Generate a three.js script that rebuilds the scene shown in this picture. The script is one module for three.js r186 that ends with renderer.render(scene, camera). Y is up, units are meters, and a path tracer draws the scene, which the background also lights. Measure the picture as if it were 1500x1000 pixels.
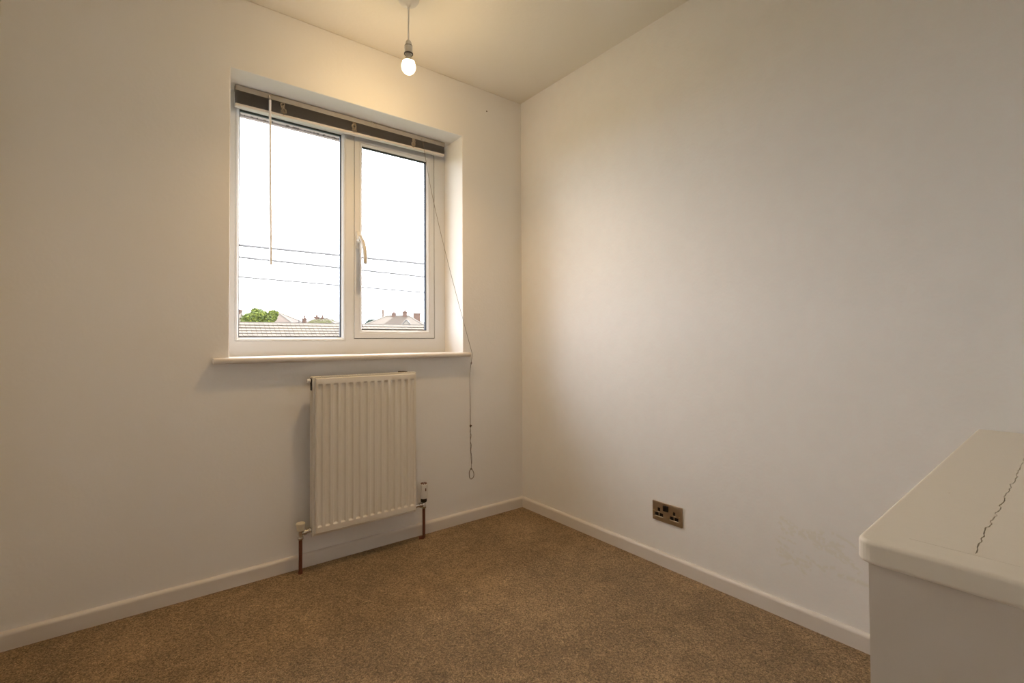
import * as THREE from 'three';
import { RoundedBoxGeometry } from 'three/addons/geometries/RoundedBoxGeometry.js';
import { mergeGeometries } from 'three/addons/utils/BufferGeometryUtils.js';
import { Brush, Evaluator, SUBTRACTION } from 'three-bvh-csg';

// ---------------------------------------------------------------- camera, sky, sun, exposure
const scene = new THREE.Scene();
const FOCAL = 708.5;                                        // pixels, for the 1500 x 1000 frame
const camera = new THREE.PerspectiveCamera(2 * THREE.MathUtils.radToDeg(Math.atan(500 / FOCAL)), 1.5, 0.05, 300);
camera.position.set(-1.8249, 0.9827, 2.2341);
camera.rotation.set(0.01696, -0.66008, -0.005, 'YXZ');
camera.setViewOffset(1500, 1000, 3.213, 14.2, 1500, 1000);  // the photograph's vertical lens shift
scene.add(camera);

const renderer = new THREE.WebGLRenderer({ antialias: true });
renderer.toneMapping = THREE.LinearToneMapping;
renderer.toneMappingExposure = 1.05;
renderer.shadowMap.enabled = true;
renderer.shadowMap.type = THREE.PCFSoftShadowMap;

const SKY = 9.6, SUN = 5.0, BULB = 0.41, BULB_DOWN = 1.95;

let seed = 7;
const rnd = () => { seed = (seed * 1664525 + 1013904223) >>> 0; return seed / 4294967296; };
const rr = (a, b) => a + (b - a) * rnd();

// value noise on a lattice that wraps, for every texture and for the clouds
function lattice(nx, ny) {
  const v = new Float32Array(nx * ny); for (let i = 0; i < v.length; i++) v[i] = rnd();
  return (x, y) => {
    x = ((x % nx) + nx) % nx; const x0 = Math.floor(x), x1 = (x0 + 1) % nx; let fx = x - x0;
    y = ((y % ny) + ny) % ny; const y0 = Math.floor(y), y1 = (y0 + 1) % ny; let fy = y - y0;
    fx = fx * fx * (3 - 2 * fx); fy = fy * fy * (3 - 2 * fy);
    const a = v[y0 * nx + x0], b = v[y0 * nx + x1], c = v[y1 * nx + x0], d = v[y1 * nx + x1];
    return a + (b - a) * fx + (c - a) * fy + (a - b - c + d) * fx * fy;
  };
}
{ // thin bright overcast, evenly veiled all round, with faint blue openings
  const W = 1024, Hh = 512, data = new Float32Array(W * Hh * 4);
  const n = [lattice(12, 12), lattice(26, 26), lattice(54, 54), lattice(110, 110)];
  for (let j = 0; j < Hh; j++) for (let i = 0; i < W; i++) {
    const u = i / W, v = j / Hh;
    let c = 0, a = 0.5;
    [12, 26, 54, 110].forEach((f, k) => { c += a * n[k](u * f, v * f); a *= 0.5; });
    const t = THREE.MathUtils.smoothstep(c / 0.94, 0.3, 0.56);      // 1 where the cloud is thick
    const o = (j * W + i) * 4;
    data[o] = SKY * (0.80 + 0.16 * t); data[o + 1] = SKY * (0.88 + 0.11 * t); data[o + 2] = SKY * (1.02 + 0.02 * t); data[o + 3] = 1;
  }
  const sky = new THREE.DataTexture(data, W, Hh, THREE.RGBAFormat, THREE.FloatType);
  sky.mapping = THREE.EquirectangularReflectionMapping; sky.colorSpace = THREE.LinearSRGBColorSpace;
  sky.minFilter = sky.magFilter = THREE.LinearFilter; sky.wrapS = THREE.RepeatWrapping; sky.needsUpdate = true;
  scene.background = sky;
}
const sun = new THREE.DirectionalLight(new THREE.Color(1, 0.93, 0.82), SUN);
sun.position.set(34, 52, 30); sun.target.position.set(8, 0, -30); scene.add(sun, sun.target);
sun.castShadow = true; sun.shadow.radius = 2;
Object.assign(sun.shadow.camera, { left: -60, right: 60, top: 60, bottom: -60, near: 1, far: 220 });
sun.shadow.mapSize.set(2048, 2048);

// ---------------------------------------------------------------- helpers
const taken = new Map();
function numbered(name) {
  const n = taken.get(name) ?? 0; taken.set(name, n + 1);
  return n ? `${name}_${String(n).padStart(3, '0')}` : name;
}
function metricUV(g) {                                       // uv in metres, laid on the face's main axis
  const p = g.attributes.position, nrm = g.attributes.normal, uv = new Float32Array(p.count * 2);
  for (let i = 0; i < p.count; i++) {
    const ax = Math.abs(nrm.getX(i)), ay = Math.abs(nrm.getY(i)), az = Math.abs(nrm.getZ(i));
    const [a, b] = ax > ay && ax > az ? [p.getZ(i), p.getY(i)] : ay > az ? [p.getX(i), p.getZ(i)] : [p.getX(i), p.getY(i)];
    uv[2 * i] = a; uv[2 * i + 1] = b;
  }
  g.setAttribute('uv', new THREE.BufferAttribute(uv, 2)); return g;
}
function merged(list) {
  const gs = (Array.isArray(list) ? list : [list]).map((g) => { const h = g.index ? g.toNonIndexed() : g; for (const k of Object.keys(h.attributes)) if (!['position', 'normal', 'uv'].includes(k)) h.deleteAttribute(k); h.morphAttributes = {}; return h; });
  return metricUV(gs.length === 1 ? gs[0] : mergeGeometries(gs));
}
function obj(name, geometry, material, parent = scene) {
  const m = new THREE.Mesh(geometry.isBufferGeometry && geometry.userData.keepUV ? geometry : merged(geometry), material);
  m.name = numbered(name); m.castShadow = m.receiveShadow = true; parent.add(m); return m;
}
function thing(name, label, category, at = [0, 0, 0], group) {
  const o = new THREE.Group(); o.name = numbered(name); o.position.set(...at); scene.add(o);
  o.userData = { label, category }; if (group) o.userData.group = group; return o;
}
function struct(name, geometry, material, parent = scene) {
  const o = geometry ? obj(name, geometry, material, parent) : new THREE.Group();
  if (!geometry) { o.name = numbered(name); parent.add(o); }
  if (parent === scene) o.userData.kind = 'structure'; return o;
}
function box(x0, x1, y0, y1, z0, z1, r = 0, seg = 2) {
  const w = x1 - x0, h = y1 - y0, d = z1 - z0;
  const g = r > 0 ? new RoundedBoxGeometry(w, h, d, seg, r) : new THREE.BoxGeometry(w, h, d);
  return g.translate((x0 + x1) / 2, (y0 + y1) / 2, (z0 + z1) / 2);
}
const V = (x, y, z) => new THREE.Vector3(x, y, z);
function cyl(a, b, r0, r1 = r0, seg = 20) {                  // a solid rod from a to b
  const A = V(...a), B = V(...b), d = B.clone().sub(A), g = new THREE.CylinderGeometry(r1, r0, d.length(), seg);
  g.applyQuaternion(new THREE.Quaternion().setFromUnitVectors(V(0, 1, 0), d.normalize()));
  return g.translate((A.x + B.x) / 2, (A.y + B.y) / 2, (A.z + B.z) / 2);
}
const tube = (pts, r, n = 40, seg = 8, closed = false) => new THREE.TubeGeometry(new THREE.CatmullRomCurve3(pts.map((q) => V(...q)), closed, 'catmullrom', 0.5), n, r, seg, closed);
function lathe(profile, at, seg = 32) { return new THREE.LatheGeometry(profile.map(([r, y]) => new THREE.Vector2(r, y)), seg).translate(...at); }
function poly(points) { const s = new THREE.Shape(); points.forEach(([x, y], i) => (i ? s.lineTo(x, y) : s.moveTo(x, y))); s.closePath(); return s; }
// a frame in the xy plane: outer rectangle less inner rectangle, mitred look given by its bevel
function ringGeo(o, i, z0, z1, bevel = 0.002) {
  const s = poly([[o[0], o[2]], [o[1], o[2]], [o[1], o[3]], [o[0], o[3]]]);
  s.holes.push(poly([[i[0], i[2]], [i[0], i[3]], [i[1], i[3]], [i[1], i[2]]]));
  const g = new THREE.ExtrudeGeometry(s, { depth: z1 - z0 - 2 * bevel, bevelEnabled: bevel > 0, bevelSize: bevel, bevelThickness: bevel, bevelOffset: -bevel, bevelSegments: 2 });
  return g.translate(0, 0, z0 + bevel);
}
// four mitred bars with a chosen section: section points are [inwards, z]
function mitred(o, section) {
  const [x0, x1, y0, y1] = o, at = (k, s) => [[x0 + s, y0 + s], [x1 - s, y0 + s], [x1 - s, y1 - s], [x0 + s, y1 - s]][k];
  const pos = [];
  for (let k = 0; k < 4; k++) {
    const n = (k + 1) % 4;
    for (let i = 0; i < section.length; i++) {
      const [s0, z0] = section[i], [s1, z1] = section[(i + 1) % section.length];
      const A = [...at(k, s0), z0], B = [...at(n, s0), z0], C = [...at(n, s1), z1], D = [...at(k, s1), z1];
      pos.push(...A, ...B, ...C, ...A, ...C, ...D);
    }
  }
  const g = new THREE.BufferGeometry(); g.setAttribute('position', new THREE.Float32BufferAttribute(pos, 3)); g.computeVertexNormals(); return g;
}

// ---------------------------------------------------------------- materials
function canvasTexture(w, h, draw, srgb = true) {
  const c = document.createElement('canvas'); c.width = w; c.height = h; draw(c.getContext('2d'), w, h);
  const t = new THREE.CanvasTexture(c); if (srgb) t.colorSpace = THREE.SRGBColorSpace;
  t.wrapS = t.wrapT = THREE.RepeatWrapping; return t;
}
function dataTexture(w, h, f, srgb) {
  const d = new Uint8Array(w * h * 4);
  for (let j = 0; j < h; j++) for (let i = 0; i < w; i++) { const c = f(i, j), o = (j * w + i) * 4; for (let k = 0; k < 3; k++) d[o + k] = Math.max(0, Math.min(255, Math.round(c[k]))); d[o + 3] = 255; }
  const t = new THREE.DataTexture(d, w, h, THREE.RGBAFormat); t.wrapS = t.wrapT = THREE.RepeatWrapping;
  t.magFilter = THREE.LinearFilter; t.minFilter = THREE.LinearMipmapLinearFilter; t.generateMipmaps = true;
  if (srgb) t.colorSpace = THREE.SRGBColorSpace; t.needsUpdate = true; return t;
}
const std = (color, roughness = 0.6, extra = {}) => new THREE.MeshStandardMaterial({ color, roughness, ...extra });

// painted plaster: a soft roller and trowel relief, 1 m tile
const plaster = (() => {
  const N = 512, a = lattice(9, 9), b = lattice(40, 40), c = lattice(170, 170);
  const t = dataTexture(N, N, (i, j) => { const v = 255 * (0.55 * a(i / N * 9, j / N * 9) + 0.25 * b(i / N * 40, j / N * 40) + 0.2 * c(i / N * 170, j / N * 170)); return [v, v, v]; });
  t.repeat.set(0.8, 0.8); return t;
})();
const paint = (r, g, b, rough = 0.85, bump = 0.0011) => new THREE.MeshStandardMaterial({ color: new THREE.Color().setRGB(r, g, b), roughness: rough, bumpMap: plaster, bumpScale: bump });
const M = {
  wall: paint(0.885, 0.872, 0.845),
  ceiling: paint(0.87, 0.835, 0.755, 0.9, 0.001),
  gloss: new THREE.MeshStandardMaterial({ color: new THREE.Color().setRGB(0.78, 0.735, 0.68), roughness: 0.38 }),
  upvc: new THREE.MeshStandardMaterial({ color: new THREE.Color().setRGB(0.725, 0.735, 0.745), roughness: 0.55 }),
  gasket: std(0x26282c, 0.7),
  glass: new THREE.MeshPhysicalMaterial({ color: 0xffffff, roughness: 0, transmission: 1, thickness: 0, ior: 1.5 }),
  enamel: new THREE.MeshStandardMaterial({ color: new THREE.Color().setRGB(0.84, 0.79, 0.70), roughness: 0.4 }),
  whitePlastic: new THREE.MeshStandardMaterial({ color: new THREE.Color().setRGB(0.78, 0.76, 0.72), roughness: 0.4 }),
  creamPlastic: new THREE.MeshStandardMaterial({ color: new THREE.Color().setRGB(0.72, 0.66, 0.52), roughness: 0.45 }),
  chrome: new THREE.MeshStandardMaterial({ color: new THREE.Color().setRGB(0.62, 0.60, 0.57), roughness: 0.22, metalness: 1 }),
  copper: new THREE.MeshStandardMaterial({ color: new THREE.Color().setRGB(0.16, 0.052, 0.028), roughness: 0.5, metalness: 0.35 }),
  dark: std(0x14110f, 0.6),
  black: std(0x0c0b0b, 0.4),
  brass: new THREE.MeshStandardMaterial({ color: new THREE.Color().setRGB(0.47, 0.385, 0.285), roughness: 0.42, metalness: 1 }),
  headrail: new THREE.MeshStandardMaterial({ color: new THREE.Color().setRGB(0.37, 0.35, 0.325), roughness: 0.5 }),
  slat: new THREE.MeshStandardMaterial({ color: new THREE.Color().setRGB(0.27, 0.25, 0.245), roughness: 0.42 }),
  rail: new THREE.MeshStandardMaterial({ color: new THREE.Color().setRGB(0.74, 0.69, 0.65), roughness: 0.35 }),
  cord: std(0x8d8072, 0.9),
  ladder: std(0xa89a88, 0.9),
  wand: new THREE.MeshStandardMaterial({ color: 0xf2f2f6, roughness: 0.25 }),
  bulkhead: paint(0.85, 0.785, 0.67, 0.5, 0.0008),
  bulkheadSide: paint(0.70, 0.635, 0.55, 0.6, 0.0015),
};
// short-pile carpet, 1.6 m tile: brown and beige loops in clumps, a little trodden
const carpet = (() => {
  const N = 2048, a = lattice(7, 7), b = lattice(36, 36), c = lattice(300, 300), d = lattice(680, 680);
  const hgt = new Float32Array(N * N);
  for (let j = 0; j < N; j++) for (let i = 0; i < N; i++) hgt[j * N + i] = 0.42 * c(i / N * 300, j / N * 300) + 0.58 * d(i / N * 680, j / N * 680);
  const map = dataTexture(N, N, (i, j) => {
    const h = hgt[j * N + i], big = 0.93 + 0.14 * a(i / N * 7, j / N * 7), mid = 0.94 + 0.12 * b(i / N * 36, j / N * 36), e = d((i + 391) / N * 680, (j + 77) / N * 680);
    let k = (0.68 + 0.64 * h) * big * mid; if (e > 0.82) k *= 0.74; else if (e < 0.16) k *= 1.22;
    return [151 * k, 127 * k, 96 * k];
  }, true);
  const bump = dataTexture(N, N, (i, j) => { const v = 255 * hgt[j * N + i]; return [v, v, v]; });
  for (const t of [map, bump]) t.repeat.set(1 / 1.6, 1 / 1.6);
  return new THREE.MeshStandardMaterial({ map, bumpMap: bump, bumpScale: 0.006, roughness: 1 });
})();

// ---------------------------------------------------------------- the room
const H = 2.4, XL = -2.175, ZB = 2.75;                        // the corner of the two walls in view is the origin
const WIN = { x0: -1.5224, x1: -0.4138, y0: 0.917, y1: 2.0993 };
struct('floor', box(XL, 0, -0.12, 0, 0, ZB), carpet);
struct('ceiling', box(XL - 0.12, 0.12, H, H + 0.14, -0.30, ZB + 0.12), M.ceiling);
{ // window wall, 30 cm thick, with the opening cut through it and slightly rounded plaster edges
  const s = poly([[XL - 0.12, -0.12], [0.12, -0.12], [0.12, H], [XL - 0.12, H]]);
  s.holes.push(poly([[WIN.x0, WIN.y0 - 0.024], [WIN.x0, WIN.y1], [WIN.x1, WIN.y1], [WIN.x1, WIN.y0 - 0.024]]));
  const w = new THREE.ExtrudeGeometry(s, { depth: 0.292, bevelEnabled: true, bevelSize: 0.004, bevelThickness: 0.004, bevelOffset: -0.004, bevelSegments: 3 }).translate(0, 0, -0.296);
  const wall = struct('wall_window', w, M.wall);
  obj('nail_hole', lathe([[0, 0.0006], [0.0028, 0.0005], [0.0045, 0]], [0, 0, 0], 12).rotateX(Math.PI / 2).translate(-0.2489, 2.284, 0), std(0x6d5b48, 0.9), wall);
}
// right wall: flat paint with a few faint scuffs low down, near the bulkhead
const scuffed = (() => {
  const W = 1536, Hh = 1152, w3 = 2.75, a = lattice(24, 18), b = lattice(90, 70);
  const strokes = [];
  for (let k = 0; k < 26; k++) strokes.push([rr(1.44, 1.70), rr(0.20, 0.33), rr(0.02, 0.06), rr(-0.9, 0.5), rr(0.005, 0.013)]);
  const t = dataTexture(W, Hh, (i, j) => {
    const z = i / W * w3, y = j / Hh * H;
    let k = 1 + 0.008 * (a(i / W * 24, j / Hh * 18) - 0.5) + 0.008 * (b(i / W * 90, j / Hh * 70) - 0.5), tint = 0;
    if (z > 1.36 && z < 1.78 && y > 0.15 && y < 0.38) for (const [sz, sy, len, ang, th] of strokes) {
      const dz = z - sz, dy = y - sy, u = dz * Math.cos(ang) + dy * Math.sin(ang), v = -dz * Math.sin(ang) + dy * Math.cos(ang) + u * u * 2;
      if (Math.abs(u) < len && Math.abs(v) < th && b(i / W * 400, j / Hh * 300) > 0.34) tint = Math.max(tint, 1 - Math.abs(v) / th);
    }
    return [241.5 * k - 5 * tint, 240 * k - 6 * tint, 237 * k - 12 * tint];
  }, true);
  t.repeat.set(1 / w3, 1 / H); return t;
})();
struct('wall_right', box(0, 0.12, -0.12, H, 0, ZB), new THREE.MeshStandardMaterial({ map: scuffed, roughness: 0.85, bumpMap: plaster, bumpScale: 0.0011 }));
struct('wall_left', box(XL - 0.12, XL, -0.12, H, 0, ZB), M.wall);
struct('wall_back', box(XL - 0.12, 0.12, -0.12, H, ZB, ZB + 0.12), M.wall);

// skirting: square board with a rounded top edge, painted in gloss
function skirting(name, length, place) {
  const s = new THREE.Shape(); const h = 0.058, t = 0.0145;
  s.moveTo(0, 0); s.lineTo(t, 0); s.lineTo(t, h - 0.011); s.quadraticCurveTo(t - 0.001, h - 0.002, t - 0.010, h); s.lineTo(0, h); s.closePath();
  const g = new THREE.ExtrudeGeometry(s, { depth: length, bevelEnabled: false, curveSegments: 6, steps: 1 }); place(g); struct(name, g, M.gloss);
}
skirting('baseboard_window', -XL, (g) => g.rotateY(-Math.PI / 2).translate(0, 0, 0));
skirting('baseboard_right', ZB - 0.0145, (g) => g.scale(-1, 1, 1).translate(0, 0, 0.0145) && flip(g));
skirting('baseboard_left', ZB - 0.0145, (g) => g.translate(XL, 0, 0.0145));
function flip(g) { // a mirrored profile needs its triangles turned round
  const h = g.index ? g.toNonIndexed() : g, p = h.attributes.position.array;
  for (let i = 0; i < p.length; i += 9) for (let k = 0; k < 3; k++) { const q = p[i + 3 + k]; p[i + 3 + k] = p[i + 6 + k]; p[i + 6 + k] = q; }
  if (!g.index) h.computeVertexNormals(); return true;
}

// ---------------------------------------------------------------- the window
{
  const w = struct('window_1'), ZF = -0.19, O = [WIN.x0, WIN.x1, WIN.y0 - 0.002, WIN.y1];
  // outer frame: one ring with two lights, the mullion between
  const s = poly([[O[0], O[2]], [O[1], O[2]], [O[1], O[3]], [O[0], O[3]]]);
  const cut = (a, b, c, d) => s.holes.push(poly([[a, c], [a, d], [b, d], [b, c]]));
  const L1 = [-1.476, -0.988, 0.9835, 2.040], L2 = [-0.943, -0.4815, 0.9935, 2.036];
  cut(...L1); cut(...L2);
  const fr = new THREE.ExtrudeGeometry(s, { depth: 0.064, bevelEnabled: true, bevelSize: 0.003, bevelThickness: 0.003, bevelOffset: -0.003, bevelSegments: 3 }).translate(0, 0, ZF - 0.067);
  obj('window_frame', fr, M.upvc, w);
  // sloped glazing bead of the fixed light
  obj('glazing_bead', mitred(L1, [[0.0, -0.2085], [0.0, -0.1895], [0.0035, -0.1885], [0.009, -0.192], [0.0165, -0.2045], [0.0165, -0.2085]]), M.upvc, w);
  obj('gasket', mitred([L1[0] + 0.0155, L1[1] - 0.0155, L1[2] + 0.0105, L1[3] - 0.0155], [[0, -0.2095], [0, -0.205], [0.0035, -0.2055], [0.0035, -0.2095]]), M.gasket, w);
  obj('pane', box(L1[0] + 0.006, L1[1] - 0.006, L1[2] + 0.006, L1[3] - 0.006, -0.214, -0.210), M.glass, w);
  obj('spacer_bar', mitred([L1[0] + 0.006, L1[1] - 0.006, L1[2] + 0.006, L1[3] - 0.006], [[0, -0.226], [0, -0.2145], [0.014, -0.2145], [0.014, -0.226]]), std(0x3c4048, 0.5, { metalness: 0.3 }), w);
  // opening sash, a little proud of the frame, with the seal line round it
  const S = [-0.9421, -0.4862, 0.9958, 2.033];
  obj('sash_seal', mitred([L2[0], L2[1], L2[2], L2[3]], [[-0.0005, -0.1985], [-0.0005, -0.1935], [0.010, -0.1935], [0.010, -0.1985]]), std(0x4a453f, 0.8), w);
  const sash = obj('sash', mitred(S, [[0, -0.193], [0.0, -0.1885], [0.0015, -0.187], [0.022, -0.1865], [0.028, -0.1885], [0.030, -0.193], [0.030, -0.235], [0.012, -0.235]]), M.upvc, w);
  const I = [S[0] + 0.029, S[1] - 0.029, S[2] + 0.029, S[3] - 0.029];
  obj('glazing_bead', mitred(I, [[0.0, -0.206], [0.0, -0.1895], [0.004, -0.189], [0.0135, -0.2005], [0.0135, -0.206]]), M.upvc, sash);
  obj('gasket', mitred([I[0] + 0.0125, I[1] - 0.0125, I[2] + 0.0125, I[3] - 0.0125], [[0, -0.208], [0, -0.201], [0.003, -0.2015], [0.003, -0.208]]), M.gasket, sash);
  obj('pane', box(I[0] + 0.006, I[1] - 0.006, I[2] + 0.006, I[3] - 0.006, -0.212, -0.208), M.glass, sash);
  obj('spacer_bar', mitred([I[0] + 0.004, I[1] - 0.004, I[2] + 0.004, I[3] - 0.004], [[0, -0.224], [0, -0.2125], [0.013, -0.2125], [0.013, -0.224]]), std(0x3c4048, 0.5, { metalness: 0.3 }), sash);
  // cranked handle: base plate, hub with its lock, and a lever that leaves the sash and drops
  const h = obj('window_handle', [box(-0.9365, -0.9175, 1.452, 1.540, -0.187, -0.171, 0.004, 3), cyl([-0.927, 1.492, -0.172], [-0.927, 1.492, -0.142], 0.0115, 0.0105, 24)], M.whitePlastic, w);
  const pts = [[-0.927, 1.505, -0.150], [-0.925, 1.488, -0.132], [-0.924, 1.462, -0.112], [-0.924, 1.43, -0.099], [-0.924, 1.398, -0.093], [-0.924, 1.372, -0.091]];
  obj('lever', [tube(pts, 0.0102, 40, 14), new THREE.SphereGeometry(0.0102, 14, 10).translate(...pts[5]), new THREE.SphereGeometry(0.0102, 14, 10).translate(...pts[0])], std(0xb9b4aa, 0.4), h);
  obj('lock_button', cyl([-0.928, 1.494, -0.143], [-0.9285, 1.494, -0.1395], 0.0042, 0.004, 16), std(0x5a4c40, 0.5), h);
  // sill board with horns and a half-round nose
  const sl = new THREE.Shape(), y1 = 0.917, y0 = 0.893, r = 0.0115, z1 = 0.037;
  sl.moveTo(0, y0); sl.lineTo(z1 - r, y0); sl.absarc(z1 - r, y0 + 0.012, 0.012, -Math.PI / 2, Math.PI / 2, false); sl.lineTo(0, y1); sl.closePath();
  const nose = new THREE.ExtrudeGeometry(sl, { depth: 1.581 - 0.383 - 0.008, bevelEnabled: true, bevelSize: 0.004, bevelThickness: 0.004, bevelOffset: -0.004, bevelSegments: 3, curveSegments: 10 }).rotateY(-Math.PI / 2).translate(-0.387, 0, 0);
  obj('window_sill', [nose, box(WIN.x0, WIN.x1, y0, y1, -0.19, 0)], M.gloss, w);
}

// ---------------------------------------------------------------- the blind, drawn right up
{
  const X0 = -1.487, X1 = -0.449, ZC = -0.142, D = 0.0125;
  const b = thing('venetian_blind', 'grey metal venetian blind drawn right up at the head of the window recess', 'blind', [X0, 2.097, ZC]);
  const L = (g) => (Array.isArray(g) ? g : [g]).map((q) => q.translate(-X0, -2.097, -ZC));
  // headrail: an open-topped steel channel with rolled lips
  const u = poly([[-D, 0.002], [D, 0.002], [D, 0.0255], [D - 0.003, 0.0255], [D - 0.003, 0.0245], [D - 0.001, 0.0245], [D - 0.001, 0.003], [-D + 0.001, 0.003], [-D + 0.001, 0.0255], [-D, 0.0255]]);
  obj('headrail', L([new THREE.ExtrudeGeometry(u, { depth: X1 - X0, bevelEnabled: false }).rotateY(Math.PI / 2).translate(X0, 2.0705, ZC), box(X0, X0 + 0.0015, 2.0725, 2.096, ZC - D, ZC + D), box(X1 - 0.0015, X1, 2.0725, 2.096, ZC - D, ZC + D)]), M.headrail, b);
  obj('headrail_bracket', L(box(-0.879, -0.867, 2.071, 2.099, ZC - D - 0.001, ZC + D + 0.0012)), M.headrail, b);
  // slats: thin crowned strips, bunched a little tighter at the right
  const N = 26, lo = [2.018, 2.0335], hi = [2.0655, 2.069];
  for (let i = 0; i < N; i++) {
    const t = i / (N - 1), yl = lo[0] + (hi[0] - lo[0]) * t, yr = lo[1] + (hi[1] - lo[1]) * t;
    const sec = [[-D, 0], [-D * 0.5, 0.0009], [0, 0.0012], [D * 0.5, 0.0009], [D, 0], [D, 0.0003], [D * 0.5, 0.0012], [0, 0.0015], [-D * 0.5, 0.0012], [-D, 0.0003]];
    const g = new THREE.ExtrudeGeometry(poly(sec), { depth: X1 - X0 - 0.004, bevelEnabled: false }).rotateY(Math.PI / 2);
    const dx = rr(-0.0012, 0.0012), dz = rr(-0.0012, 0.0012);
    g.rotateZ(Math.atan2(yr - yl, X1 - X0)).translate(X0 + 0.002 + dx, yl, ZC + dz);
    obj('slat', L(g), M.slat, b);
  }
  const br = new RoundedBoxGeometry(X1 - X0, 0.0125, 0.026, 3, 0.004).rotateZ(Math.atan2(0.0165, X1 - X0)).translate((X0 + X1) / 2, 2.0185, ZC);
  obj('bottom_rail', L(br), M.rail, b);
  // ladder cords bunched into tangles in front of and behind the slats
  for (const x of [-1.2945, -0.9685, -0.6435]) {
    const t = (x - X0) / (X1 - X0), yb = 2.018 + 0.0145 * t, yt = 2.071, gs = [];
    for (let k = 0; k < 6; k++) {
      const p = []; const n = 6;
      for (let i = 0; i <= n; i++) p.push([x + rr(-0.013, 0.013), yt + (yb - yt) * (i / n) + rr(-0.006, 0.006), ZC + D + rr(0.001, 0.007)]);
      p[0] = [x + rr(-0.005, 0.005), yt, ZC + D - 0.001]; gs.push(tube(p, 0.0012, 44, 5));
    }
    gs.push(tube([[x, yb + 0.012, ZC + D + 0.003], [x, yb, ZC + D + 0.002], [x + 0.001, yb - 0.008, ZC + D + 0.0015]], 0.0011, 8, 5));
    gs.push(tube([[x, yt, ZC - D - 0.001], [x, (yt + yb) / 2, ZC - D - 0.003], [x, yb, ZC - D - 0.001]], 0.0011, 8, 5));
    obj('ladder_cord', L(gs), M.ladder, b);
  }
  // tilt wand on its hook
  const wx = -1.3525;
  const wand = obj('tilt_wand', L([new THREE.CylinderGeometry(0.0054, 0.0054, 0.735, 6).rotateZ(0.0085).translate(wx + 0.0035, 1.6935, -0.118), new THREE.CylinderGeometry(0.0054, 0.0058, 0.02, 12).translate(wx + 0.0065, 1.3335, -0.118)]), M.wand, b);
  obj('wand_hook', L([cyl([wx, 2.087, -0.129], [wx, 2.072, -0.120], 0.0028, 0.0028, 10), tube([[wx, 2.073, -0.1205], [wx + 0.001, 2.066, -0.1155], [wx + 0.001, 2.058, -0.118], [wx, 2.061, -0.1205]], 0.0011, 20, 6), cyl([wx + 0.0005, 2.062, -0.118], [wx + 0.0007, 2.040, -0.118], 0.0048, 0.0042, 12)]), M.rail, wand);
  // pull cord: from the cord lock, slanting across the recess, over the end of the sill and down to its loop
  const cx = -0.5915;
  obj('cord_lock', L(box(cx - 0.006, cx + 0.006, 2.068, 2.084, -0.131, -0.124, 0.002)), M.headrail, b);
  const run = [[cx, 2.074, -0.123], [-0.560, 1.80, -0.085], [-0.508, 1.52, -0.052], [-0.452, 1.245, -0.012], [-0.388, 0.955, 0.030], [-0.3822, 0.919, 0.0395], [-0.3808, 0.905, 0.041], [-0.3805, 0.892, 0.039], [-0.3795, 0.80, 0.016], [-0.3735, 0.66, 0.0062], [-0.3705, 0.52, 0.0055], [-0.3715, 0.42, 0.006], [-0.3655, 0.31, 0.006], [-0.3645, 0.281, 0.006]];
  const cord = obj('pull_cord', L([tube(run, 0.00125, 220, 6),
    tube([[-0.3815, 0.866, 0.034], [-0.3865, 0.858, 0.036], [-0.383, 0.852, 0.033], [-0.3795, 0.858, 0.034]], 0.0014, 24, 6, true)]), M.cord, b);
  obj('knot', L([new THREE.TorusKnotGeometry(0.0038, 0.0016, 60, 6, 2, 3).translate(-0.3705, 0.516, 0.0075), cyl([-0.3705, 0.516, 0.0075], [-0.360, 0.513, 0.007], 0.0011, 0.001, 8)]), std(0x5d4638, 0.9), cord);
  const st = [[0.001, 0], [-0.0045, -0.03], [0.002, -0.05], [-0.003, -0.08], [0.003, -0.105], [0.0005, -0.135], [0.006, -0.17], [0.006, -0.205]].map(([x, y]) => [-0.3705 + x, 0.514 + y, 0.0085]);
  obj('second_strand', L(tube(st, 0.0011, 60, 6)), M.cord, cord);
  obj('cord_loop', L([tube([[-0.3665, 0.282, 0.006], [-0.379, 0.266, 0.006], [-0.378, 0.238, 0.006], [-0.369, 0.226, 0.006], [-0.352, 0.234, 0.006], [-0.350, 0.254, 0.006], [-0.358, 0.272, 0.006]], 0.0019, 60, 6, true), new THREE.SphereGeometry(0.0042, 12, 8).scale(1, 1.4, 1).translate(-0.3665, 0.281, 0.006)]), M.cord, cord);
}

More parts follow.
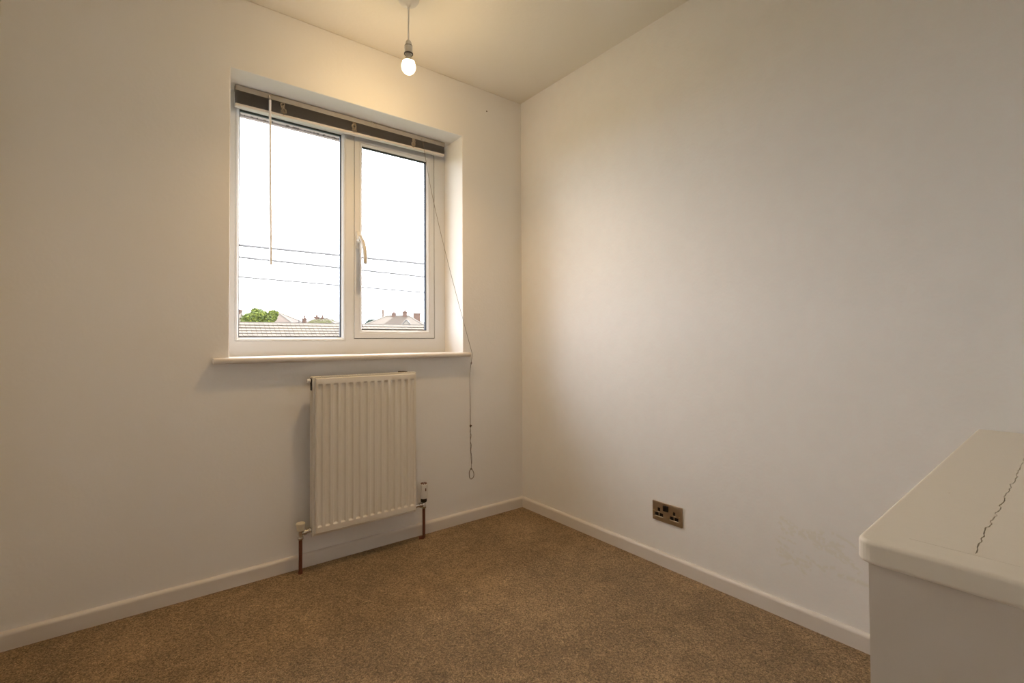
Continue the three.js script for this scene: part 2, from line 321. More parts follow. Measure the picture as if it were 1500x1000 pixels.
// ---------------------------------------------------------------- the radiator
{
  const X0 = -1.2205, X1 = -0.7315, Y0 = 0.1475, Y1 = 0.8285, ZK = 0.036, ZR = 0.076, ZP = 0.0885;
  const r = thing('radiator', 'cream panel radiator with pressed vertical flutes on the wall below the window', 'radiator', [-0.976, 0, 0.058]);
  const L = (g) => (Array.isArray(g) ? g : [g]).map((q) => q.translate(0.976, 0, -0.058));
  obj('casing', L([box(X0, X0 + 0.012, Y0 + 0.002, Y1, ZK, ZR, 0.004, 3), box(X1 - 0.012, X1, Y0 + 0.002, Y1, ZK, ZR, 0.004, 3), ringGeo([X0, X1, Y0, Y1 - 0.002], [X0 + 0.014, X1 - 0.014, Y0 + 0.014, Y1 - 0.013], ZR - 0.010, ZR - 0.003, 0.0015), box(X0 + 0.01, X1 - 0.01, Y0 + 0.004, Y1 - 0.01, ZK, ZK + 0.01, 0.003)]), M.enamel, r);
  // front panel: a pressed sheet, fourteen recessed flutes with sloping ends, edges rolled back
  const x0 = X0 + 0.0095, x1 = X1 - 0.0095, y0 = Y0 + 0.0105, y1 = Y1 - 0.006, n = 14, pitch = 0.0333, first = (x0 + x1) / 2 - pitch * (n - 1) / 2;
  const xs = [x0], ys = []; const e = 0.004;
  for (const t of [0.0006, 0.0015, 0.0028, e]) xs.push(x0 + t);
  for (let k = 0; k < n; k++) for (const t of [-0.0125, -0.0115, -0.0105, -0.009, -0.0075, -0.006, -0.003, 0, 0.003, 0.006, 0.0075, 0.009, 0.0105, 0.0115, 0.0125]) xs.push(first + k * pitch + t);
  for (const t of [e, 0.0028, 0.0015, 0.0006, 0]) xs.push(x1 - t);
  const ya = y0 + 0.026, yb = y1 - 0.024, sl = 0.0085;
  for (const t of [0, 0.0006, 0.0015, 0.0028, e, 0.02]) ys.push(y0 + t);
  for (const t of [0, 0.2, 0.5, 0.8, 1]) ys.push(ya + sl * t);
  for (let k = 1; k < 8; k++) ys.push(ya + sl + (yb - ya - 2 * sl) * k / 8);
  for (const t of [1, 0.8, 0.5, 0.2, 0]) ys.push(yb - sl * t);
  for (const t of [0.018, e, 0.0028, 0.0015, 0.0006, 0]) ys.push(y1 - t);
  const smooth = (a, b, v) => { const t = Math.max(0, Math.min(1, (v - a) / (b - a))); return t * t * (3 - 2 * t); };
  const z = (x, y) => {
    const d = Math.min(x - x0, x1 - x, y - y0, y1 - y), edge = 0.0105 * (1 - Math.sqrt(Math.max(0, 1 - (1 - Math.min(d / e, 1)) ** 2)));
    let q = 0; for (let k = 0; k < n; k++) q = Math.max(q, 1 - smooth(0.0045, 0.0122, Math.abs(x - first - k * pitch)));
    return ZP - edge - 0.0075 * q * smooth(ya, ya + sl, y) * (1 - smooth(yb - sl, yb, y));
  };
  const pos = [], idx = [];
  for (const y of ys) for (const x of xs) pos.push(x, y, z(x, y));
  const nx = xs.length;
  for (let j = 0; j + 1 < ys.length; j++) for (let i = 0; i + 1 < nx; i++) { const a = j * nx + i; idx.push(a, a + 1, a + nx + 1, a, a + nx + 1, a + nx); }
  const g = new THREE.BufferGeometry(); g.setAttribute('position', new THREE.Float32BufferAttribute(pos, 3)); g.setIndex(idx); g.computeVertexNormals();
  obj('front_panel', L(g), M.enamel, r);
  // top grille
  const gr = [box(X0 + 0.04, X1 - 0.012, Y1 - 0.004, Y1, ZK, ZK + 0.007), box(X0 + 0.04, X1 - 0.012, Y1 - 0.004, Y1, ZR - 0.008, ZR - 0.001)];
  for (let k = 0; k < 37; k++) gr.push(box(X0 + 0.043 + k * 0.0118, X0 + 0.0475 + k * 0.0118, Y1 - 0.004, Y1 - 0.0006, ZK + 0.006, ZR - 0.007));
  obj('top_grille', L(gr), M.enamel, r);
  obj('top_cap', L(box(X0 + 0.004, X0 + 0.037, Y1 - 0.005, Y1, ZK, ZR - 0.001, 0.002)), M.enamel, r);
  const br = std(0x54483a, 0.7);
  for (const x of [X0 + 0.06, X1 - 0.062]) obj('wall_bracket', L([box(x, x + 0.032, Y1 - 0.05, Y1 + (x > -1 ? 0.0035 : -0.012), 0.003, ZK + 0.002)]), br, r);  // right one rises above the top, its dark colour giving a shaded gap
  for (const x of [X0 + 0.06, X1 - 0.062]) obj('wall_bracket', L([box(x, x + 0.032, 0.19, 0.26, 0.003, ZK + 0.002)]), br, r);
  const plug = obj('bleed_plug', L([cyl([X0 - 0.004, 0.811, 0.058], [X0 - 0.018, 0.811, 0.058], 0.0085, 0.0075, 16)]), M.whitePlastic, r);
  obj('plug_nut_and_slit_shade', L([cyl([X0 + 0.001, 0.811, 0.058], [X0 - 0.0045, 0.811, 0.058], 0.012, 0.012, 6), box(X0 - 0.0025, X0 + 0.001, 0.770, 0.815, 0.05, 0.066, 0.001)]), M.dark, plug);  // nut, plus a dark strip whose colour gives the shaded slit below it
  // lockshield valve and its pipe, left
  const lx = -1.2635, zc = 0.058;
  const ls = obj('lockshield_valve', L([lathe([[0, 0.142], [0.0105, 0.142], [0.0115, 0.144], [0.0115, 0.152], [0.0085, 0.154], [0.0085, 0.178], [0.0095, 0.18], [0.0095, 0.184], [0, 0.184]], [lx, 0, zc]), cyl([lx, 0.1665, zc], [X0 + 0.003, 0.1725, zc], 0.0078, 0.0078, 16), cyl([lx + 0.012, 0.1682, zc], [lx + 0.024, 0.1705, zc], 0.0118, 0.0118, 6), cyl([X0 - 0.008, 0.172, zc], [X0 + 0.001, 0.1725, zc], 0.0115, 0.0115, 6)]), M.chrome, r);
  obj('valve_cap', L(lathe([[0.0125, 0.180], [0.0150, 0.182], [0.0162, 0.199], [0.0172, 0.2005], [0.0186, 0.2065], [0.0186, 0.2105], [0.017, 0.2125], [0, 0.2125]], [lx, 0, zc], 24)), M.creamPlastic, ls);
  obj('pipe', L([cyl([lx, -0.004, zc], [lx, 0.146, zc], 0.0073, 0.0073, 20), lathe([[0.0073, 0.012], [0.0092, 0.010], [0.0094, 0.0], [0.0073, -0.002]], [lx, 0, zc], 20)]), M.copper, r);
  // thermostatic valve and its pipe, right
  const tx = -0.6825;
  const tv = obj('thermostatic_valve', L([lathe([[0, 0.149], [0.0098, 0.149], [0.0112, 0.151], [0.0112, 0.162], [0.0092, 0.164], [0.0092, 0.181], [0, 0.181]], [tx, 0, zc]), cyl([tx, 0.1685, zc], [X1 - 0.002, 0.1685, zc], 0.0078, 0.0078, 16), cyl([tx - 0.013, 0.1685, zc], [tx - 0.025, 0.1685, zc], 0.0125, 0.0125, 6), cyl([X1 - 0.001, 0.1685, zc], [X1 + 0.007, 0.1685, zc], 0.0115, 0.0115, 6)]), M.chrome, r);
  obj('valve_collar', L(lathe([[0.0135, 0.181], [0.0152, 0.183], [0.0155, 0.198], [0.014, 0.2]], [tx, 0, zc], 12)), std(0x3b3530, 0.4, { metalness: 0.8 }), tv);
  const head = [lathe([[0, 0.199], [0.0165, 0.199], [0.019, 0.203], [0.0205, 0.219], [0.0205, 0.226], [0.0192, 0.228], [0.0198, 0.231], [0.0185, 0.262], [0.0165, 0.268], [0.012, 0.2705], [0, 0.271]], [tx, 0, zc], 32)];
  for (let k = 0; k < 10; k++) { const a = (k + 0.5) / 10 * Math.PI * 2; head.push(box(-0.0028, 0.0028, 0.232, 0.2695, 0.0165, 0.0208, 0.0014).rotateY(a).translate(tx, 0, zc)); }
  const hd = obj('valve_head', L(head), M.whitePlastic, tv);
  const cap = []; for (let k = 0; k < 8; k++) { const a = k / 8 * Math.PI * 2 + 0.2; cap.push(box(-0.0022, 0.0022, 0.2695, 0.2745, 0.006, 0.0155, 0.001).rotateY(a).translate(tx, 0, zc)); }
  cap.push(box(tx - 0.0022, tx + 0.0026, 0.238, 0.252, zc + 0.0195, zc + 0.0208));
  obj('dial_marks', L(cap), std(0x6f4a3a, 0.6), hd);
  obj('pipe', L([cyl([tx, 0.006, zc], [tx, 0.152, zc], 0.0073, 0.0073, 20), tube([[tx, 0.012, zc], [tx - 0.004, 0.004, zc - 0.004], [tx - 0.02, 0.002, zc - 0.012]], 0.0086, 16, 12)]), M.copper, r);
}

// ---------------------------------------------------------------- pendant lamp with a bare lit bulb
{
  const P = [-0.937, H, 0.417];
  const p = thing('pendant_light', 'bare lit bulb hanging on a short white flex from a ceiling rose', 'lamp', P);
  obj('ceiling_rose', lathe([[0, 0], [0.0425, 0], [0.0435, -0.003], [0.0425, -0.010], [0.036, -0.020], [0.026, -0.027], [0.012, -0.031], [0.0055, -0.036], [0.0045, -0.040], [0, -0.040]], [0, 0, 0], 48), M.whitePlastic, p);
  obj('flex', tube([[0, -0.037, 0], [0.0006, -0.08, 0.0003], [-0.0004, -0.13, 0], [0, -0.184, 0]], 0.0031, 30, 10), M.whitePlastic, p);
  const hold = obj('lampholder', [lathe([[0.004, -0.178], [0.0095, -0.1805], [0.0128, -0.188], [0.0138, -0.1985], [0.0138, -0.2000], [0, -0.2]], [0, 0, 0], 32), lathe([[0, -0.2025], [0.0162, -0.2025], [0.0168, -0.204], [0.0165, -0.226], [0.0178, -0.2275], [0.0178, -0.2315], [0.0162, -0.233], [0, -0.233]], [0, 0, 0], 32)], M.whitePlastic, p);
  const ringM = std(0x4b4034, 0.5);
  obj('shade_ring', lathe([[0.0132, -0.1995], [0.0162, -0.2], [0.0162, -0.203], [0.0132, -0.2032]], [0, 0, 0], 32), ringM, hold);
  obj('shade_ring', lathe([[0.0150, -0.2315], [0.0186, -0.232], [0.0186, -0.2355], [0.0150, -0.2362]], [0, 0, 0], 32), ringM, hold);
  const bulb = obj('bulb', lathe([[0.0105, -0.230], [0.0112, -0.243], [0.0118, -0.2515], [0.0165, -0.259], [0.0245, -0.268]], [0, 0, 0], 32), M.whitePlastic, p);
  const prof = []; for (let k = 0; k <= 24; k++) { const a = -0.62 + (Math.PI / 2 + 0.62) * k / 24; prof.push([Math.max(0, 0.0297 * Math.cos(a)), -0.2862 - 0.0297 * Math.sin(a) * (a > 0 ? 1.12 : 1)]); }
  obj('globe', lathe(prof, [0, 0, 0], 40), new THREE.MeshStandardMaterial({ color: 0xfff6e4, roughness: 0.4, emissive: new THREE.Color(1, 0.86, 0.58), emissiveIntensity: 2.4 }), bulb);
  const lamp = new THREE.PointLight(new THREE.Color(1, 0.69, 0.34), BULB, 0, 2); lamp.position.set(0, -0.288, 0); lamp.castShadow = true; lamp.shadow.radius = 1.4; lamp.name = 'bulb_light';
  lamp.shadow.camera.near = 0.01; p.add(lamp);
  // a household LED lamp throws most of its light out of the end of its globe, here straight down
  const down = new THREE.SpotLight(new THREE.Color(1, 0.66, 0.33), BULB_DOWN, 0, 1.32, 1, 2); down.position.set(0, -0.296, 0); down.target.position.set(0, -2, 0);
  down.castShadow = true; down.shadow.radius = 1.4; down.name = 'bulb_down_light'; p.add(down, down.target);
}

// ---------------------------------------------------------------- twin socket on the right wall
{
  const s = thing('double_socket', 'brushed brass double power socket with black switches low on the right wall', 'socket', [0, 0.231, 0.9892]);
  const W = 0.0735, Hh = 0.0415, T = 0.0062;                  // local x runs along the wall, local z out of it
  const put = (g) => (Array.isArray(g) ? g : [g]).map((q) => q.rotateY(-Math.PI / 2));
  const r = 0.004, pl = new THREE.Shape();
  pl.moveTo(-W + r, -Hh); pl.lineTo(W - r, -Hh); pl.quadraticCurveTo(W, -Hh, W, -Hh + r); pl.lineTo(W, Hh - r); pl.quadraticCurveTo(W, Hh, W - r, Hh); pl.lineTo(-W + r, Hh); pl.quadraticCurveTo(-W, Hh, -W, Hh - r); pl.lineTo(-W, -Hh + r); pl.quadraticCurveTo(-W, -Hh, -W + r, -Hh);
  const hole = (x, y, w, h) => pl.holes.push(poly([[x - w, y - h], [x - w, y + h], [x + w, y + h], [x + w, y - h]]));
  const outlets = [-0.0405, 0.0345];
  for (const x of outlets) { hole(x, 0.0065, 0.006, 0.008); hole(x - 0.0115, -0.0145, 0.0092, 0.0074); hole(x + 0.0115, -0.0145, 0.0092, 0.0074); }
  hole(-0.0065, 0.0185, 0.0135, 0.0125);
  obj('face_plate', put(new THREE.ExtrudeGeometry(pl, { depth: T - 0.003, bevelEnabled: true, bevelSize: 0.0014, bevelThickness: 0.0014, bevelOffset: -0.0014, bevelSegments: 3 }).translate(0, 0, 0.0018)), M.brass, s);
  obj('backing', put(box(-W + 0.003, W - 0.003, -Hh + 0.003, Hh - 0.003, 0, 0.0018)), M.dark, s);
  for (const x of outlets) obj('socket_insert', put(box(x - 0.022, x + 0.022, -0.023, 0.015, 0.0017, 0.0022)), M.black, s);
  for (const k of [-1, 1]) obj('rocker_switch', put([box(-0.0065 + k * 0.0066 - 0.0061, -0.0065 + k * 0.0066 + 0.0061, 0.0068, 0.0302, 0.001, 0.0086, 0.0015).rotateX(0.04)]), M.black, s);
  for (const x of [-0.066, 0.0605]) obj('screw', put([lathe([[0, 0.0012], [0.0022, 0.0010], [0.0034, 0.0003], [0.0035, -0.001]], [0, 0, 0], 14).rotateX(Math.PI / 2).translate(x, -0.001, T)]), std(0xc9b48a, 0.3, { metalness: 1 }), s);
}

// ---------------------------------------------------------------- boxed-in stair bulkhead
{
  const Y = 0.7342, T = 0.029, ZE = ZB - 0.002, f0 = [-1.1115, 2.0165], b0 = [-0.0025, 1.9695];   // plan corners, x and z
  const s = thing('stair_bulkhead', 'cream painted boxed-in stair bulkhead with cracked flat top against the right wall', 'bulkhead', [-0.55, 0, 2.5]);
  const L = (g) => (Array.isArray(g) ? g : [g]).map((q) => q.translate(0.55, 0, -2.5));
  const R = 0.0056;
  const sh = new THREE.Shape(), c = 0.02; // plan with a rounded free corner; shape y is -z
  sh.moveTo(b0[0], -b0[1]); sh.lineTo(b0[0], -ZE + 0.002); sh.lineTo(f0[0], -ZE + 0.002); sh.lineTo(f0[0], -f0[1] - c); sh.quadraticCurveTo(f0[0], -f0[1], f0[0] + c, -f0[1] + c * 0.04); sh.closePath();
  let top = new THREE.ExtrudeGeometry(sh, { depth: T - 2 * R, bevelEnabled: true, bevelSize: R, bevelThickness: R, bevelOffset: -R, bevelSegments: 6, curveSegments: 8 }).rotateX(-Math.PI / 2).translate(0, Y - T + R, 0);
  // the crack between two boards, the seam of the nosing board and a small dent are cut into the slab
  const groove = (line, width, depth) => {
    const a = [], b = []; line.forEach(([x, z, w = 1], i) => { const p = line[Math.max(0, i - 1)], q = line[Math.min(line.length - 1, i + 1)], dx = q[0] - p[0], dz = q[1] - p[1], l = Math.hypot(dx, dz); a.push([x - dz / l * width * w / 2, -(z + dx / l * width * w / 2)]); b.unshift([x + dz / l * width * w / 2, -(z - dx / l * width * w / 2)]); });
    return new THREE.ExtrudeGeometry(poly([...a, ...b]), { depth: depth + 0.02, bevelEnabled: false }).rotateX(-Math.PI / 2).translate(0, Y - depth, 0);
  };
  const crack = []; let off = 0;
  for (let k = 0; k <= 170; k++) { const t = k / 170, x = -1.0585 + 1.04 * t; if (k % 2 === 0) off = off * 0.5 + rr(-0.0019, 0.0019); crack.push([x, 2.1185 - 0.0362 * (x + 1.0585) + (k ? off : 0), k === 0 || k === 170 ? 0.3 : rr(0.55, 1.25)]); }
  const ev = new Evaluator(); ev.attributes = ['position', 'normal']; ev.useGroups = false;
  const sub = (g, h) => { const A = new Brush(g), B = new Brush(h); A.updateMatrixWorld(); B.updateMatrixWorld(); return ev.evaluate(A, B, SUBTRACTION).geometry; };
  const clean = (g) => { const h = g.index ? g : g.clone(); h.deleteAttribute('uv'); return h; };
  top = sub(clean(top), clean(groove(crack, 0.0013, 0.010)));
  top = sub(top, clean(groove([[-1.0645, 2.06], [-1.0645, 2.2], [-1.0645, 2.6], [-1.0645, 3.0]], 0.0006, 0.0007)));
  top = sub(top, clean(groove([[-0.795, 2.0475, 0.4], [-0.7925, 2.0495, 1.2], [-0.790, 2.050, 0.5]], 0.0016, 0.004)));
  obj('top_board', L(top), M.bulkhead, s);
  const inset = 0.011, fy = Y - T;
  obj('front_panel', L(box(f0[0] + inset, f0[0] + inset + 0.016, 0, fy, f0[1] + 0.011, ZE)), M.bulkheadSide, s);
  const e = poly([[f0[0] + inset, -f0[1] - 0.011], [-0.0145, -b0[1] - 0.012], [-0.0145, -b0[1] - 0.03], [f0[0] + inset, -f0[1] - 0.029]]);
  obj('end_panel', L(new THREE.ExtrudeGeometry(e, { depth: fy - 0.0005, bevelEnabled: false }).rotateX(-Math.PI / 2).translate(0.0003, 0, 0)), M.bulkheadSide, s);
}

// ---------------------------------------------------------------- own eave above the window, seen through the glass
{
  const e = struct('roof_eave');
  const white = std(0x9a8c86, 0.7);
  obj('soffit_board', box(-3.2, 1.0, 2.153, 2.162, -0.568, -0.30), white, e);
  obj('fascia_board', box(-3.2, 1.0, 2.148, 2.34, -0.600, -0.578), white, e);
  obj('gutter', [(() => { const g = new THREE.CylinderGeometry(0.055, 0.055, 4.2, 16, 1, true, Math.PI / 2, Math.PI); return g.rotateZ(Math.PI / 2).translate(-1.1, 2.32, -0.657); })()], white, e);
  const dirt = []; for (let k = 0; k < 110; k++) { const x = rr(-2.0, 0.2), w = rr(0.003, 0.014); dirt.push(box(x, x + w, 2.1512, 2.1532, -0.5755 + rr(-0.003, 0.0), -0.560 + rr(-0.006, 0.005))); }
  const dd = obj('dirt_specks', dirt, std(0x63564f, 1), e); dd.userData.kind = 'stuff';
  obj('roof_slab', box(-3.2, 1.0, 2.34, 2.40, -0.70, -0.30), std(0x7a5c4d, 0.9), e);
}

// ---------------------------------------------------------------- outside
const GROUND = -2.7;
struct('ground', box(-70, 110, GROUND - 0.3, GROUND, -120, -0.32), std(0x3f4630, 1));
const brickM = std(0x4b382e, 0.95), brickPale = std(0x6a5648, 0.95), renderM = std(0x6a645c, 0.9), potM = std(0x453026, 0.9), ridgeM = std(0x565048, 0.9), metalM = std(0x3c3a3a, 0.5);
const tileM = [new THREE.Color(0x5a5146), new THREE.Color(0x554d44), new THREE.Color(0x5e5549)].map((c) => std(c, 0.95));

// long tiled roof opposite: courses of interlocking tiles, each with its own butt edge
{
  const RX0 = -14, RX1 = 22.6, RY = 2.06, RZ = -29.65, pitch = 33 * Math.PI / 180, gauge = 0.305, tw = 0.25, slope = 4.6;
  const hs = thing('bungalow', 'long low building opposite with a pale concrete tiled roof', 'building', [7, GROUND, RZ]);
  const L = (g) => (Array.isArray(g) ? g : [g]).map((q) => q.translate(-7, -GROUND, -RZ));
  const eaveY = RY - Math.sin(pitch) * slope, run = Math.cos(pitch) * slope;
  obj('wall', L([box(RX0 + 0.3, RX1 - 0.3, GROUND, eaveY + 0.1, RZ - run + 0.4, RZ + run - 0.4)]), brickPale, hs);
  const gable = poly([[-run + 0.4, eaveY + 0.1], [run - 0.4, eaveY + 0.1], [0, RY - 0.12]]);
  for (const x of [RX0 + 0.3, RX1 - 0.5]) obj('gable', L(new THREE.ExtrudeGeometry(gable, { depth: 0.2, bevelEnabled: false }).rotateY(Math.PI / 2).translate(x, 0, RZ)), brickPale, hs);
  for (const sgn of [1, -1]) {
    const bed = box(RX0, RX1, -0.06, -0.02, 0, slope);
    bed.rotateX(pitch); if (sgn < 0) bed.scale(1, 1, -1) && flip(bed);
    obj('roof', L(bed.translate(0, RY, RZ)), tileM[1], hs);
  }
  const tile = (x, d, h) => box(x, x + tw - 0.02, 0, 0.034 + h, 0, gauge + 0.03).rotateX(-0.21).translate(0, -0.012, d).rotateX(pitch);
  const byTone = [[], [], []];
  for (let c = 0; c * gauge < slope - 0.1; c++) for (let x = RX0; x < RX1 - 0.1; x += tw) byTone[Math.floor(rnd() * 3)].push(tile(x, c * gauge, rr(-0.003, 0.004)).translate(0, RY - 0.0 + rr(-0.003, 0.003), RZ));
  byTone.forEach((list, k) => { const o = obj('roof_tiles', L(list), tileM[k], hs); o.userData.kind = 'stuff'; });
  const ridge = []; for (let x = RX0; x < RX1 - 0.1; x += 0.45) ridge.push(new THREE.CylinderGeometry(0.13, 0.13, 0.44, 12, 1, false, -Math.PI / 2, Math.PI).rotateZ(Math.PI / 2).rotateX(Math.PI).translate(x + 0.22, RY - 0.06, RZ).rotateX(0));
  const rg = obj('ridge_tiles', L(ridge.map((g) => g)), ridgeM, hs); rg.userData.kind = 'stuff';
  obj('ridge_bed', L(box(RX0, RX1, RY - 0.05, RY + 0.045, RZ - 0.08, RZ + 0.08, 0.03)), ridgeM, hs);
}
// a hipped house: walls, hipped roof, hip and ridge caps, chimneys with pots, windows towards us
function hipHouse(name, label, at, turn, w, d, ridgeLen, ridgeY, eaveY, roofM, chimneys, aerials = []) {
  const h = thing(name, label, 'house', [at[0], GROUND, at[1]]); h.rotation.y = turn;
  const E = eaveY - GROUND, Rr = ridgeY - GROUND, hw = w / 2, hd = d / 2, k = ridgeLen / 2, ov = 0.35;
  obj('wall', box(-hw, hw, 0, E, -hd, hd), renderM, h);
  const a = [-hw - ov, E, hd + ov], b = [hw + ov, E, hd + ov], c = [hw + ov, E, -hd - ov], e = [-hw - ov, E, -hd - ov], r0 = [-k, Rr, 0], r1 = [k, Rr, 0];
  const tri = (list) => { const g = new THREE.BufferGeometry(); g.setAttribute('position', new THREE.Float32BufferAttribute(list.flat(), 3)); g.computeVertexNormals(); return g; };
  obj('roof', tri([a, b, r1, a, r1, r0, c, e, r0, c, r0, r1, b, c, r1, e, a, r0, a, e, c, a, c, b]), roofM, h);
  const caps = [[a, r0], [b, r1], [c, r1], [e, r0], [r0, r1]].map(([p, q]) => cyl(p, q, 0.1, 0.1, 8));
  obj('ridge_cap', caps, ridgeM, h);
  for (const [x, z, top, cw, cd, pots] of chimneys) {
    const t = top - GROUND, ch = obj('chimney', [box(x - cw / 2, x + cw / 2, E, t - 0.14, z - cd / 2, z + cd / 2), box(x - cw / 2 - 0.05, x + cw / 2 + 0.05, t - 0.16, t - 0.06, z - cd / 2 - 0.05, z + cd / 2 + 0.05), box(x - cw / 2, x + cw / 2, t - 0.06, t, z - cd / 2, z + cd / 2)], brickM, h);
    const ps = []; for (let i = 0; i < pots; i++) ps.push(lathe([[0.10, 0], [0.12, 0.03], [0.10, 0.08], [0.09, 0.26], [0.115, 0.29], [0.1, 0.31]], [x + (i - (pots - 1) / 2) * 0.34, t - 0.01, z], 12));
    if (pots) obj('chimney_pot', ps, potM, ch);
  }
  for (const [x, z, base, top] of aerials) {
    const bb = base - GROUND, t = top - GROUND, bars = [cyl([x, bb, z], [x, t, z], 0.05, 0.05, 8), cyl([x - 0.25, t - 0.1, z], [x + 0.45, t - 0.06, z], 0.03, 0.03, 6)];
    for (let i = 0; i < 6; i++) bars.push(cyl([x - 0.2 + i * 0.12, t - 0.1, z - 0.16], [x - 0.2 + i * 0.12, t - 0.09, z + 0.16], 0.009, 0.009, 5));
    obj('aerial', bars, metalM, h);
  }
  for (const x of [-hw * 0.55, hw * 0.55]) for (const y of [0.9, 3.3]) if (y + 1.2 < E) {
    const f = obj('window', ringGeo([x - 0.8, x + 0.8, y, y + 1.15], [x - 0.72, x + 0.72, y + 0.08, y + 1.07], hd - 0.02, hd + 0.05, 0.004), std(0xe4e2dc, 0.5), h);
    obj('pane', box(x - 0.72, x + 0.72, y + 0.08, y + 1.07, hd + 0.005, hd + 0.015), std(0x2d343a, 0.1), f);
  }
  return h;
}
const roofPale = std(0x50483f, 0.95), roofBrown = std(0x362c22, 0.95), roofPink = std(0x4c4138, 0.95), roofMoss = std(0x454523, 1);
hipHouse('house', 'salmon roofed house at far left of the left pane, its chimney at the frame', [4.53, -50.38], -0.66, 5.2, 5.2, 3.79, 3.56, 1.66, roofPink, [[1.7, 0, 3.98, 0.52, 0.47, 0]]);
hipHouse('house', 'house with a plain pinkish hipped roof rising behind the bright green tree', [10.16, -54.23], -0.66, 7.9, 5.6, 0.6, 4.05, 2.0, roofPink, [[3.12, 0, 3.43, 0.3, 0.3, 1]], [[2.5, 0, 2.6, 3.68], [2.87, 0, 2.5, 3.68]]);
{
  const h = hipHouse('house', 'mossy hipped roof with two chimneys low in the right of the left pane', [16.6, -59.37], -0.66, 6.8, 5.4, 1.28, 3.76, 2.2, roofPale, [[-0.72, 0, 4.02, 0.5, 0.45, 1], [-0.02, 0, 3.92, 0.3, 0.3, 1]]);
  const moss = []; for (let k = 0; k < 190; k++) { const x = rr(-1.3, 1.6), t = rr(0.12, 0.6); moss.push(new THREE.IcosahedronGeometry(rr(0.05, 0.12), 0).scale(1.4, 0.45, 1).translate(x, 3.76 - GROUND - t, t * 3.05 / 1.56 + 0.02)); }
  const mm = obj('roof_moss', moss, roofMoss, h); mm.userData.kind = 'stuff';
}
{
  const h = hipHouse('house', 'wide pale roofed house with three chimneys seen through the right pane', [23.96, -53.65], -0.66, 9.5, 6.4, 2.8, 4.02, 2.0, roofPale, [[-0.47, 0, 4.42, 0.46, 0.5, 1], [0.89, 0, 4.6, 0.46, 0.5, 1], [2.33, -0.3, 4.42, 0.82, 0.45, 0]]);
  // brown plane of the neighbouring half, and a little gable over the porch
  const zf = (y) => 3.55 * (4.02 - y) / 2.02 + 0.03; // front slope, z at a height
  const q = [[-0.33, 3.99], [1.38, 3.99], [0.66, 2.7], [-1.45, 2.7]].map(([x, y]) => [x, y - GROUND, zf(y)]);
  const g = new THREE.BufferGeometry(); g.setAttribute('position', new THREE.Float32BufferAttribute([q[3], q[2], q[1], q[3], q[1], q[0], ...[[3, 1, 2], [3, 0, 1]].flatMap((t) => t.map((i) => [q[i][0], q[i][1] - 0.05, q[i][2] - 0.05]))].flat(), 3)); g.computeVertexNormals();
  obj('roof_slope', g, roofBrown, h);
  obj('porch_gable', new THREE.ExtrudeGeometry(poly([[1.22, 0.0], [2.12, 0.0], [1.67, 0.5]]), { depth: 1.4, bevelEnabled: false }).translate(-0.1, 3.02 - GROUND - 0.1, 0.9), renderM, h);
  obj('porch_eave', [cyl([1.07, 3.0 - GROUND - 0.1, 2.32], [1.57, 3.55 - GROUND - 0.1, 2.32], 0.05, 0.05, 6), cyl([2.07, 3.0 - GROUND - 0.1, 2.32], [1.57, 3.55 - GROUND - 0.1, 2.32], 0.05, 0.05, 6)], metalM, h);
}
{
  const pole = thing('telegraph_pole', 'slim dark wooden pole standing left of the three chimneys, right pane', 'pole', [26.57, GROUND, -64.25]);
  obj('post', cyl([0, 0, 0], [0, 8.2, 0], 0.19, 0.16, 12), std(0x54463c, 0.9), pole);
  obj('cross_arm', box(-0.3, 0.3, 7.75, 7.85, -0.05, 0.05, 0.01), std(0x54463c, 0.9), pole);
}
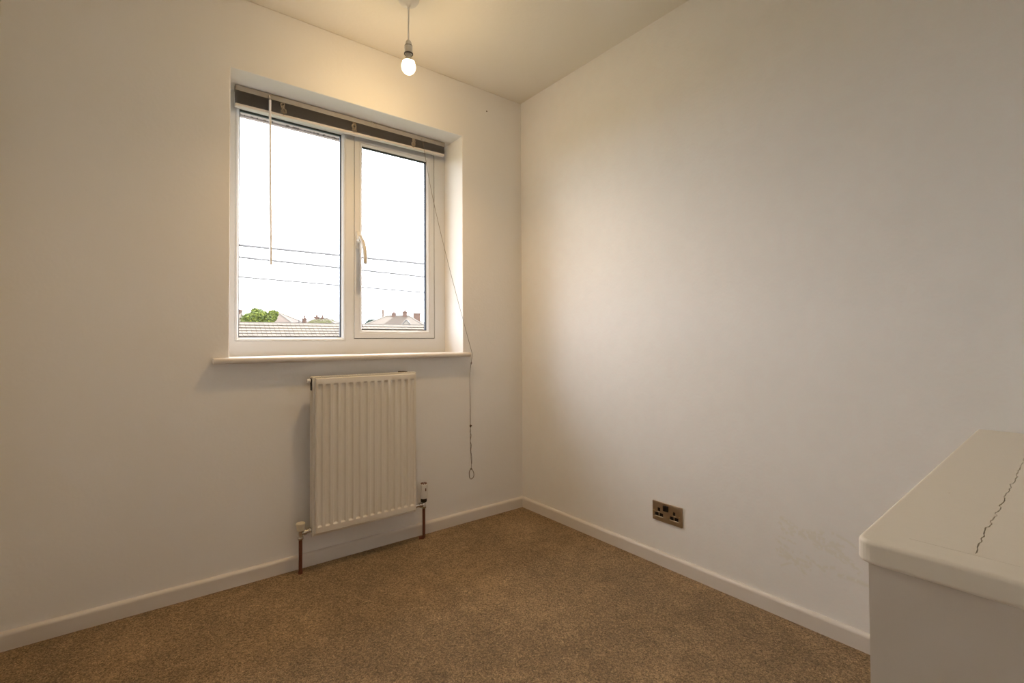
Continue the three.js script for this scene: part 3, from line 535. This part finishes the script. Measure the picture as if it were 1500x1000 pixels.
// trees: a forked trunk and a crown of many small leaves in lobes
function tree(label, at, lobes, leaf, count, colours, trunkTop) {
  const t = thing('tree', label, 'tree', [at[0], GROUND, at[1]]);
  obj('trunk', [cyl([0, 0, 0], [0.05, trunkTop * 0.55, 0], 0.16, 0.1, 10), cyl([0.05, trunkTop * 0.5, 0], [-0.5, trunkTop * 0.86, 0.1], 0.08, 0.03, 8), cyl([0.05, trunkTop * 0.5, 0], [0.5, trunkTop * 0.9, -0.1], 0.08, 0.03, 8)], std(0x4b3b2c, 1), t);
  const pos = [colours.map(() => []), 0][0];
  for (const [lx, ly, lz, r, share] of lobes) for (let k = 0; k < count * share; k++) {
    const u = rr(-1, 1), a = rr(0, Math.PI * 2), q = Math.sqrt(1 - u * u), s = r * Math.cbrt(rr(0.25, 1)) * rr(0.85, 1.08);
    const c = V(lx + q * Math.cos(a) * s, ly + u * s * 0.85, lz + q * Math.sin(a) * s), e1 = V(rr(-1, 1), rr(-1, 1), rr(-1, 1)).normalize().multiplyScalar(leaf * rr(0.7, 1.3)), e2 = V(rr(-1, 1), rr(-1, 1), rr(-1, 1)).normalize().multiplyScalar(leaf * rr(0.4, 0.8));
    const A = c.clone().sub(e1), B = c.clone().add(e2), C = c.clone().add(e1), D = c.clone().sub(e2);
    pos[Math.floor(rnd() * colours.length)].push(A.x, A.y, A.z, B.x, B.y, B.z, C.x, C.y, C.z, A.x, A.y, A.z, C.x, C.y, C.z, D.x, D.y, D.z);
  }
  pos.forEach((p, k) => { const g = new THREE.BufferGeometry(); g.setAttribute('position', new THREE.Float32BufferAttribute(p, 3)); g.computeVertexNormals(); const o = obj('foliage', g, std(colours[k], 0.8), t); o.userData.kind = 'stuff'; });
}
tree('bright green leafy tree above the tiled roof at lower left of the window', [6.75, -44.2], [[-0.75, 5.55, 0, 0.7, 0.25], [0, 5.85, 0.1, 0.72, 0.25], [0.55, 5.4, 0, 0.62, 0.2], [-1.0, 5.2, 0.2, 0.55, 0.12], [1.1, 6.1, -0.1, 0.42, 0.1], [-0.35, 6.25, 0, 0.35, 0.06], [0.1, 4.9, 0, 0.9, 0.3], [-0.3, 5.4, 0, 0.75, 0.2], [-1.3, 4.95, 0, 0.5, 0.1], [1.0, 5.75, 0, 0.4, 0.1]], 0.1, 6400, [0x4d5816, 0x374512, 0x626a1c], 5.4);
tree('rounded dark blue-green tree beside the wide house, in the right pane', [27.25, -70.1], [[0, 6.2, 0, 1.0, 0.5], [-0.7, 5.9, 0.4, 0.7, 0.25], [0.7, 6.15, -0.4, 0.8, 0.25], [0, 5.2, 0, 1.1, 0.3], [-0.5, 5.5, 0, 1.0, 0.2]], 0.13, 4200, [0x22332a, 0x293b30, 0x1c2c24], 5.6);

// overhead cables
function cable(label, y0, y1, sag, r, z) {
  const p = []; for (let k = 0; k <= 12; k++) { const t = k / 12, x = -14 + 34 * t, u = (x + 0.15) / 4.22, k9 = (2.234 - z) / 11.234; p.push([x, 0.983 + (y0 - 0.983) * k9 + (y1 - y0) * u - sag * 4 * t * (1 - t) + sag * 0.9, z]); }
  const o = obj('overhead_cable', tube(p, r, 60, 6), metalM); o.userData = { label, category: 'cable' };
}
cable('upper and thickest of the overhead cables outside the window', 2.963, 2.97, 0.02, 0.027, -9);
cable('middle overhead cable, just below the thickest one outside the window', 2.717, 2.633, 0.02, 0.0235, -9.2);
cable('lowest and faintest overhead cable outside the window', 2.31, 2.227, 0.02, 0.0195, -9.4);

renderer.render(scene, camera);
